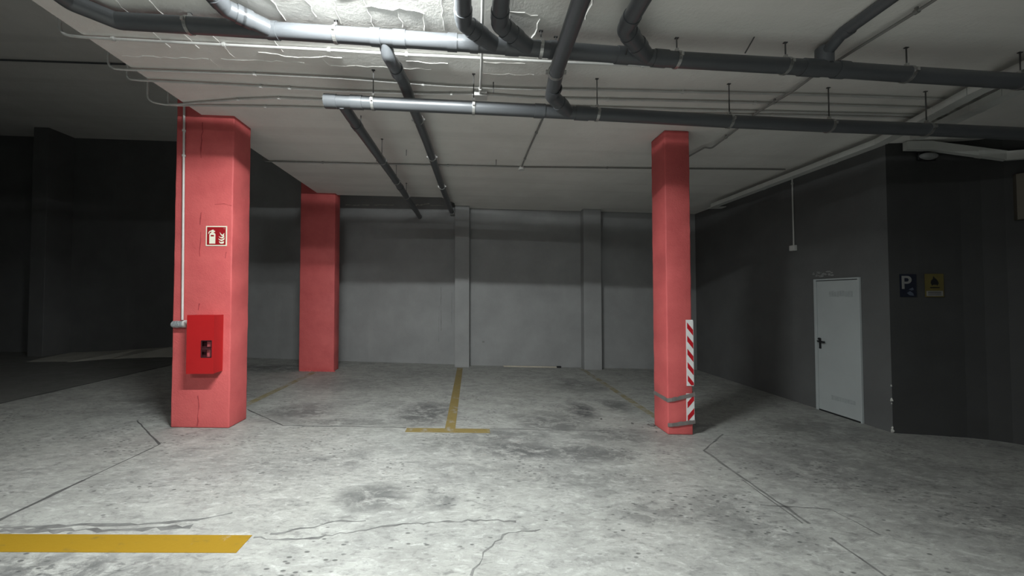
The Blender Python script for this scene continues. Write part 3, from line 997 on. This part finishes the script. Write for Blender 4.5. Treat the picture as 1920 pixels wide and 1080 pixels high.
def hazard(label, z0, z1, x0, x1, y, slant, group, curl_=0.0):
    root = thing('hazard_strip', label, 'hazard strip', ((x0 + x1) / 2, y, z0), group)
    fy = lambda u, v: y - curl_ * (u / (x1 - x0)) ** 2 * (0.5 - abs(v / (z1 - z0) - .5)) * 2
    f = lambda off: (lambda u, v: (x0 + u, fy(u, v) - off, z0 + v))
    W, Hh = x1 - x0, z1 - z0
    bm = bmesh.new()
    n = 10
    for i in range(n):
        prism(bm, rect(0, Hh * i / n, W, Hh * (i + 1) / n), f(0), f(.004))
    bmesh.ops.remove_doubles(bm, verts=bm.verts, dist=.0002)
    obj('backing', bm, MAT['white'], root)
    # return leg round the corner
    bm = bmesh.new()
    box(bm, x1 - .001, x1 + .004, y - .004, y + .05, z0 + .01, z1 - .01)
    obj('return_leg', bm, MAT['white'], root)
    per, bw, m0, rise = .149, .066, .012, .085
    n = int(Hh / per) + 3
    for i in range(n):
        base = Hh - .095 - i * per if slant < 0 else Hh - .165 - i * per
        l_, r_ = (base, base - rise) if slant < 0 else (base, base + rise)
        poly = clip_v([(m0, l_), (W, r_), (W, r_ + bw), (m0, l_ + bw)], .008, Hh - .008)
        if len(poly) >= 3:
            bm = bmesh.new()
            prism(bm, poly, f(.0035), f(.0055))
            obj('red_stripe', bm, MAT['hazard'], root)
    return root


hazard('tall white and red striped hazard strip on the slim column corner', .496, 1.242, 2.432, 2.512, 4.121, -1, 'hazard strips')
hazard('short torn striped hazard strip held on by grey tape', .075, .412, 2.424, 2.512, 4.119, 1, 'hazard strips')


def band(bm, pts, hgt, th=.003):
    """tape band: list of (x, y, z) centre-line points with outward offset applied by caller"""
    A = []
    for i, (x, y, z, nx, ny) in enumerate(pts):
        h = hgt * random.uniform(.86, 1.1) / 2
        A.append([bm.verts.new((x + nx * o, y + ny * o, z + s * h)) for o, s in ((0, -1), (th, -1), (th, 1), (0, 1))])
    for a, b in zip(A, A[1:]):
        for q in range(4):
            bm.faces.new((a[q], a[(q + 1) % 4], b[(q + 1) % 4], b[q]))
    bm.faces.new(A[0]); bm.faces.new(A[-1][::-1])


def bandpts(zs, left=True):
    (zb, zc, ze) = zs
    out = []
    if left:
        for i in range(6):
            t = i / 5
            out.append((2.2145, 4.44 - .30 * t, zb + (zc - zb) * t, -1, 0))
    out.append((2.213, 4.123, zc, -.7, -.7))
    for i in range(1, 10):
        t = i / 9
        out.append((2.22 + .30 * t, 4.1125, zc + (ze - zc) * t + random.uniform(-.003, .003), 0, -1))
    out.append((2.522, 4.116, ze, .7, -.7))
    for i in range(3):
        out.append((2.518, 4.16 + .08 * i, ze + .004 * i, 1, 0))
    return out


for label, zs, left in (('upper band of dull grey tape wound round the slim column', (.345, .335, .405), True),
                        ('lower band of dull grey tape on the slim column foot', (.10, .060, .095), False)):
    bm = bmesh.new()
    band(bm, bandpts(zs, left), .045)
    tag(obj('tape_band', bm, MAT['tape']), label, 'tape', 'tape bands')

# ------------------------------------------------------------------ door
dx = 5.0
door = thing('door_1', 'pale grey steel door with black lever handle', 'door', (dx, 4.9, fz(dx)))
del door['category']
door['kind'] = 'structure'
fb = fz(dx)
bm = bmesh.new()
for a, b, c, d_ in ((5.175, 5.215, fb, 1.757), (4.586, 4.606, fb, 1.757), (4.606, 5.175, 1.735, 1.757)):
    box(bm, dx - .030, dx - .001, a, b, c, d_, bevel=.003)
obj('door_frame', bm, MAT['door'], door)
bm = bmesh.new()
box(bm, dx - .022, dx - .002, 4.608, 5.172, fb + .018, 1.728, bevel=.003)
leaf = obj('door_leaf', bm, MAT['door'], door)
bm = bmesh.new()
box(bm, dx - .026, dx - .001, 4.608, 5.172, fb + .001, fb + .017)
obj('threshold_gap', bm, MAT['black'], door)
bm = bmesh.new()
box(bm, dx - .031, dx - .002, 4.608, 5.172, 1.7285, 1.736)
obj('top_gap', bm, MAT['black'], door)
bm = bmesh.new()
box(bm, dx - .030, dx - .022, 5.118, 5.150, .765, .915, bevel=.006)
o = obj('handle_plate', bm, MAT['black']); o.parent = leaf
bm = bmesh.new()
tube(bm, [(dx - .028, 5.134, .872), (dx - .062, 5.134, .872), (dx - .062, 5.035, .868)], .0125, 12, .014)
o = obj('lever', bm, MAT['black'], None, True); o.parent = leaf
bm = bmesh.new()
tube(bm, [(dx - .028, 5.134, .905), (dx - .045, 5.134, .905)], .016, 14)
box(bm, dx - .04, dx - .03, 5.13, 5.172, .868, .878)
o = obj('lock_boss', bm, MAT['black']); o.parent = leaf
for za, zb in ((1.50, 1.585), (.085, .150)):
    bm = bmesh.new()
    for i in range(9):
        a = 4.99 - i * .036
        box(bm, dx - .0235, dx - .0215, a - .030, a, za + random.uniform(0, .012), zb - random.uniform(0, .012))
    o = obj('rubbed_label', bm, MAT['doorlabel']); o.parent = leaf

# plaster scars near the door and along the corner
bm = bmesh.new()
for i in range(26):
    y, z = random.uniform(4.95, 5.24), random.uniform(1.79, 1.86)
    s = random.uniform(.010, .03)
    bmesh.ops.create_icosphere(bm, subdivisions=1, radius=1, matrix=Matrix.Translation((5.0, y, z)) @ Matrix.Diagonal((.004, s, s * .45, 1)))
o = obj('plaster_patch', bm, MAT['scuff'], wall_right); o['kind'] = 'stuff'
for z, s in ((.445, .014), (.275, .020), (.235, .010), (-.05, .016), (-.085, .024), (.29, .012)):
    bm = bmesh.new()
    bmesh.ops.create_icosphere(bm, subdivisions=2, radius=1, matrix=Matrix.Translation((4.999, 4.275, z)) @ Matrix.Diagonal((s * .5, s * .6, s, 1)))
    for v in bm.verts:
        v.co += Vector((random.uniform(-1, 1), random.uniform(-1, 1), random.uniform(-1, 1))) * s * .18
    obj('plaster_chip', bm, MAT['chip'], wall_corner)

# pale marks on the back wall: drips and a paint edge line
def wall_mark(pts, wid, y, mat='scuff', name='paint_mark', step=.06, amp=.004):
    bm = bmesh.new()
    P = path2(pts, step, amp)
    n = len(P)
    A = []
    for i, p in enumerate(P):
        d = (P[min(i + 1, n - 1)] - P[max(i - 1, 0)]).normalized()
        s = Vector((-d.y, d.x)) * wid * .5 * random.uniform(.3, 1.4)
        yy = y(p.x)
        A.append((bm.verts.new((p.x + s.x, yy - .002, p.y + s.y)), bm.verts.new((p.x - s.x, yy - .002, p.y - s.y)),
                  bm.verts.new((p.x - s.x, yy + .004, p.y - s.y)), bm.verts.new((p.x + s.x, yy + .004, p.y + s.y))))
    for a, b in zip(A, A[1:]):
        for q in range(4):
            bm.faces.new((a[q], a[(q + 1) % 4], b[(q + 1) % 4], b[q]))
    bm.faces.new(A[0]); bm.faces.new(A[-1][::-1])
    return obj(name, bm, MAT[mat], wall_back)


wy = lambda x: 8.38 + (8.21 - 8.38) * (x + 3.0) / 2.6
wall_mark([(-.68, 1.72), (-.675, .75)], .018, wy)
wall_mark([(-.44, 1.60), (-.44, .9)], .010, wy)
wall_mark([(-.72, 1.3), (-.73, .5)], .008, wy)
wall_mark([(-2.85, 3.585), (-2.3, 3.58)], .016, wy, 'chip', 'mortar_line', .05, .008)
wall_mark([(-2.2, 3.58), (-1.75, 3.575)], .014, wy, 'chip', 'mortar_line', .05, .008)
wall_mark([(-1.3, 3.56), (-.95, 3.60)], .03, wy, 'chip', 'mortar_line', .04, .015)
wall_mark([(-.92, 3.56), (-.62, 3.55)], .012, wy, 'chip', 'mortar_line', .05, .008)
wall_mark([(.24, .52), (.29, .52)], .05, lambda x: 8.125, 'scuff', 'paint_mark', .02, .004)

# pipe shaft boxing where the far pipe meets the pilaster
bm = bmesh.new()
box(bm, -.47, -.37, 8.02, 8.23, 3.30, 3.50, shear=True, bevel=.006)
tag(obj('pipe_boxing', bm, MAT['wall']), 'small rough boxing at the pipe end beside the pilaster head', 'boxing')

# ------------------------------------------------------------------ signs on the dark wall beyond the corner
wn = Vector((5.85 - 5.0, 4.13 - 4.27)).normalized()


def wface(u0, z0, off):
    nrm = Vector((wn.y, -wn.x))
    base = Vector((5.0, 4.27))
    return lambda u, v: (*(base + wn * (u0 + u) + nrm * off), z0 + v)


def wplate(name, poly, u0, z0, o0, o1, mat, parent):
    bm = bmesh.new()
    prism(bm, poly, wface(u0, z0, o0), wface(u0, z0, o1))
    return obj(name, bm, MAT[mat], parent)


ps = thing('parking_sign', 'dark blue sign with a white letter P', 'sign', (5.2, 4.22, 1.50))
wplate('sign_plate', rect(0, 0, .17, .27), .11, 1.502, .001, .006, 'navy', ps)
bm = bmesh.new()
PU, PV = .018, .095
prism(bm, [(PU, PV), (PU + .026, PV), (PU + .026, PV + .155), (PU, PV + .155)], wface(.11, 1.502, .006), wface(.11, 1.502, .0085))
arc_o = [(PU + .055 + .047 * math.cos(a), PV + .108 + .047 * math.sin(a)) for a in [math.pi / 2 - i * math.pi / 10 for i in range(11)]]
arc_i = [(PU + .052 + .022 * math.cos(a), PV + .108 + .022 * math.sin(a)) for a in [-math.pi / 2 + i * math.pi / 10 for i in range(11)]]
prism(bm, [(PU + .024, PV + .155)] + arc_o + [(PU + .024, PV + .061), (PU + .024, PV + .086)] + arc_i + [(PU + .024, PV + .130)], wface(.11, 1.502, .006), wface(.11, 1.502, .0085))
obj('letter_p', bm, MAT['pwhite'], ps)
for poly in ([(.088, .090), (.130, .112), (.140, .085), (.118, .075)], [(.070, .045), (.100, .070), (.135, .040), (.140, .012), (.095, .020)]):
    wplate('pale_print', poly, .11, 1.502, .006, .008, 'paleblue', ps)
ys = thing('flammable_sign', 'yellow flammable warning sign with a black flame', 'sign', (5.45, 4.18, 1.50))
wplate('sign_plate', rect(0, 0, .19, .275), .37, 1.500, .001, .006, 'yellowsign', ys)
wplate('flame_symbol', [(.070, .135), (.055, .165), (.062, .195), (.080, .215), (.085, .245), (.100, .225), (.112, .215), (.128, .190), (.138, .165), (.122, .135), (.108, .150), (.100, .140), (.090, .152)], .37, 1.5, .006, .008, 'black', ys)
wplate('symbol_bar', rect(.050, .105, .145, .117), .37, 1.5, .006, .008, 'black', ys)
wplate('text_panel', rect(.012, .012, .178, .072), .37, 1.5, .006, .0075, 'pwhite', ys)
for v in (.024, .042, .056):
    wplate('text_line', rect(.026, v, .160, v + .006), .37, 1.5, .0074, .0083, 'black', ys)

# emergency lamp shell and a beige panel beyond
el = thing('emergency_light', 'unlit oval bulkhead light high on the dark wall', 'lamp', (5.40, 4.15, 3.15))
bm = bmesh.new()
bmesh.ops.create_uvsphere(bm, u_segments=20, v_segments=10, radius=1, matrix=Matrix.Translation((5.40, 4.165, 3.165)) @ Matrix.Diagonal((.11, .05, .042, 1)))
obj('diffuser', bm, MAT['scuff'], el, True)
bm = bmesh.new(); box(bm, 5.29, 5.51, 4.17, 4.20, 3.12, 3.215, bevel=.008); obj('base', bm, MAT['black'], el)
bp = thing('wall_panel', 'plain beige panel on the dark wall under the sloping trunking', 'panel', (6.08, 3.93, 2.35))
bm = bmesh.new()
hexa(bm, [(x, y, z) for z in (2.36, 2.87) for x, y in ((6.06, 3.90), (6.22, 3.62), (6.27, 3.66), (6.11, 3.96))])
obj('panel_sheet', bm, MAT['beige'], bp)

# ------------------------------------------------------------------ small things on the floor
bat = thing('batten', 'thin pale batten lying at the foot of the back wall', 'batten', (1.3, 8.05, fz(1.3)))
bm = bmesh.new()
hexa(bm, [(x, y, fz(x, h)) for h in (0.0, .022) for x, y in ((.70, 8.03), (1.86, 8.02), (1.86, 8.05), (.70, 8.06))])
obj('stick', bm, MAT['wood'], bat)
bm = bmesh.new()
box(bm, 1.86, 1.96, 8.015, 8.055, fz(1.9), fz(1.9, .035), bevel=.006)
obj('dark_end', bm, MAT['black'], bat)
for x, y, s in ((2.175, 4.40, .028), (2.14, 4.43, .014), (1.96, 4.47, .016), (2.12, 4.20, .010), (1.63, 4.62, .014)):
    bm = bmesh.new()
    bmesh.ops.create_icosphere(bm, subdivisions=2, radius=1, matrix=Matrix.Translation((x, y, fz(x, s * .45))) @ Matrix.Diagonal((s, s * .8, s * .6, 1)))
    for v in bm.verts:
        v.co += Vector((random.uniform(-1, 1), random.uniform(-1, 1), random.uniform(-.6, .6))) * s * .16
    lb_ = {.028: 'largest dark stone chip, touching the foot of the slim column', .010: 'tiniest stone chip lying close to the slim column foot'}.get(s, 'small dark stone chip lying loose on the floor near the slim column')
    tag(obj('stone_chip', bm, MAT['stone']), lb_, 'debris', 'stone chips near the slim column')
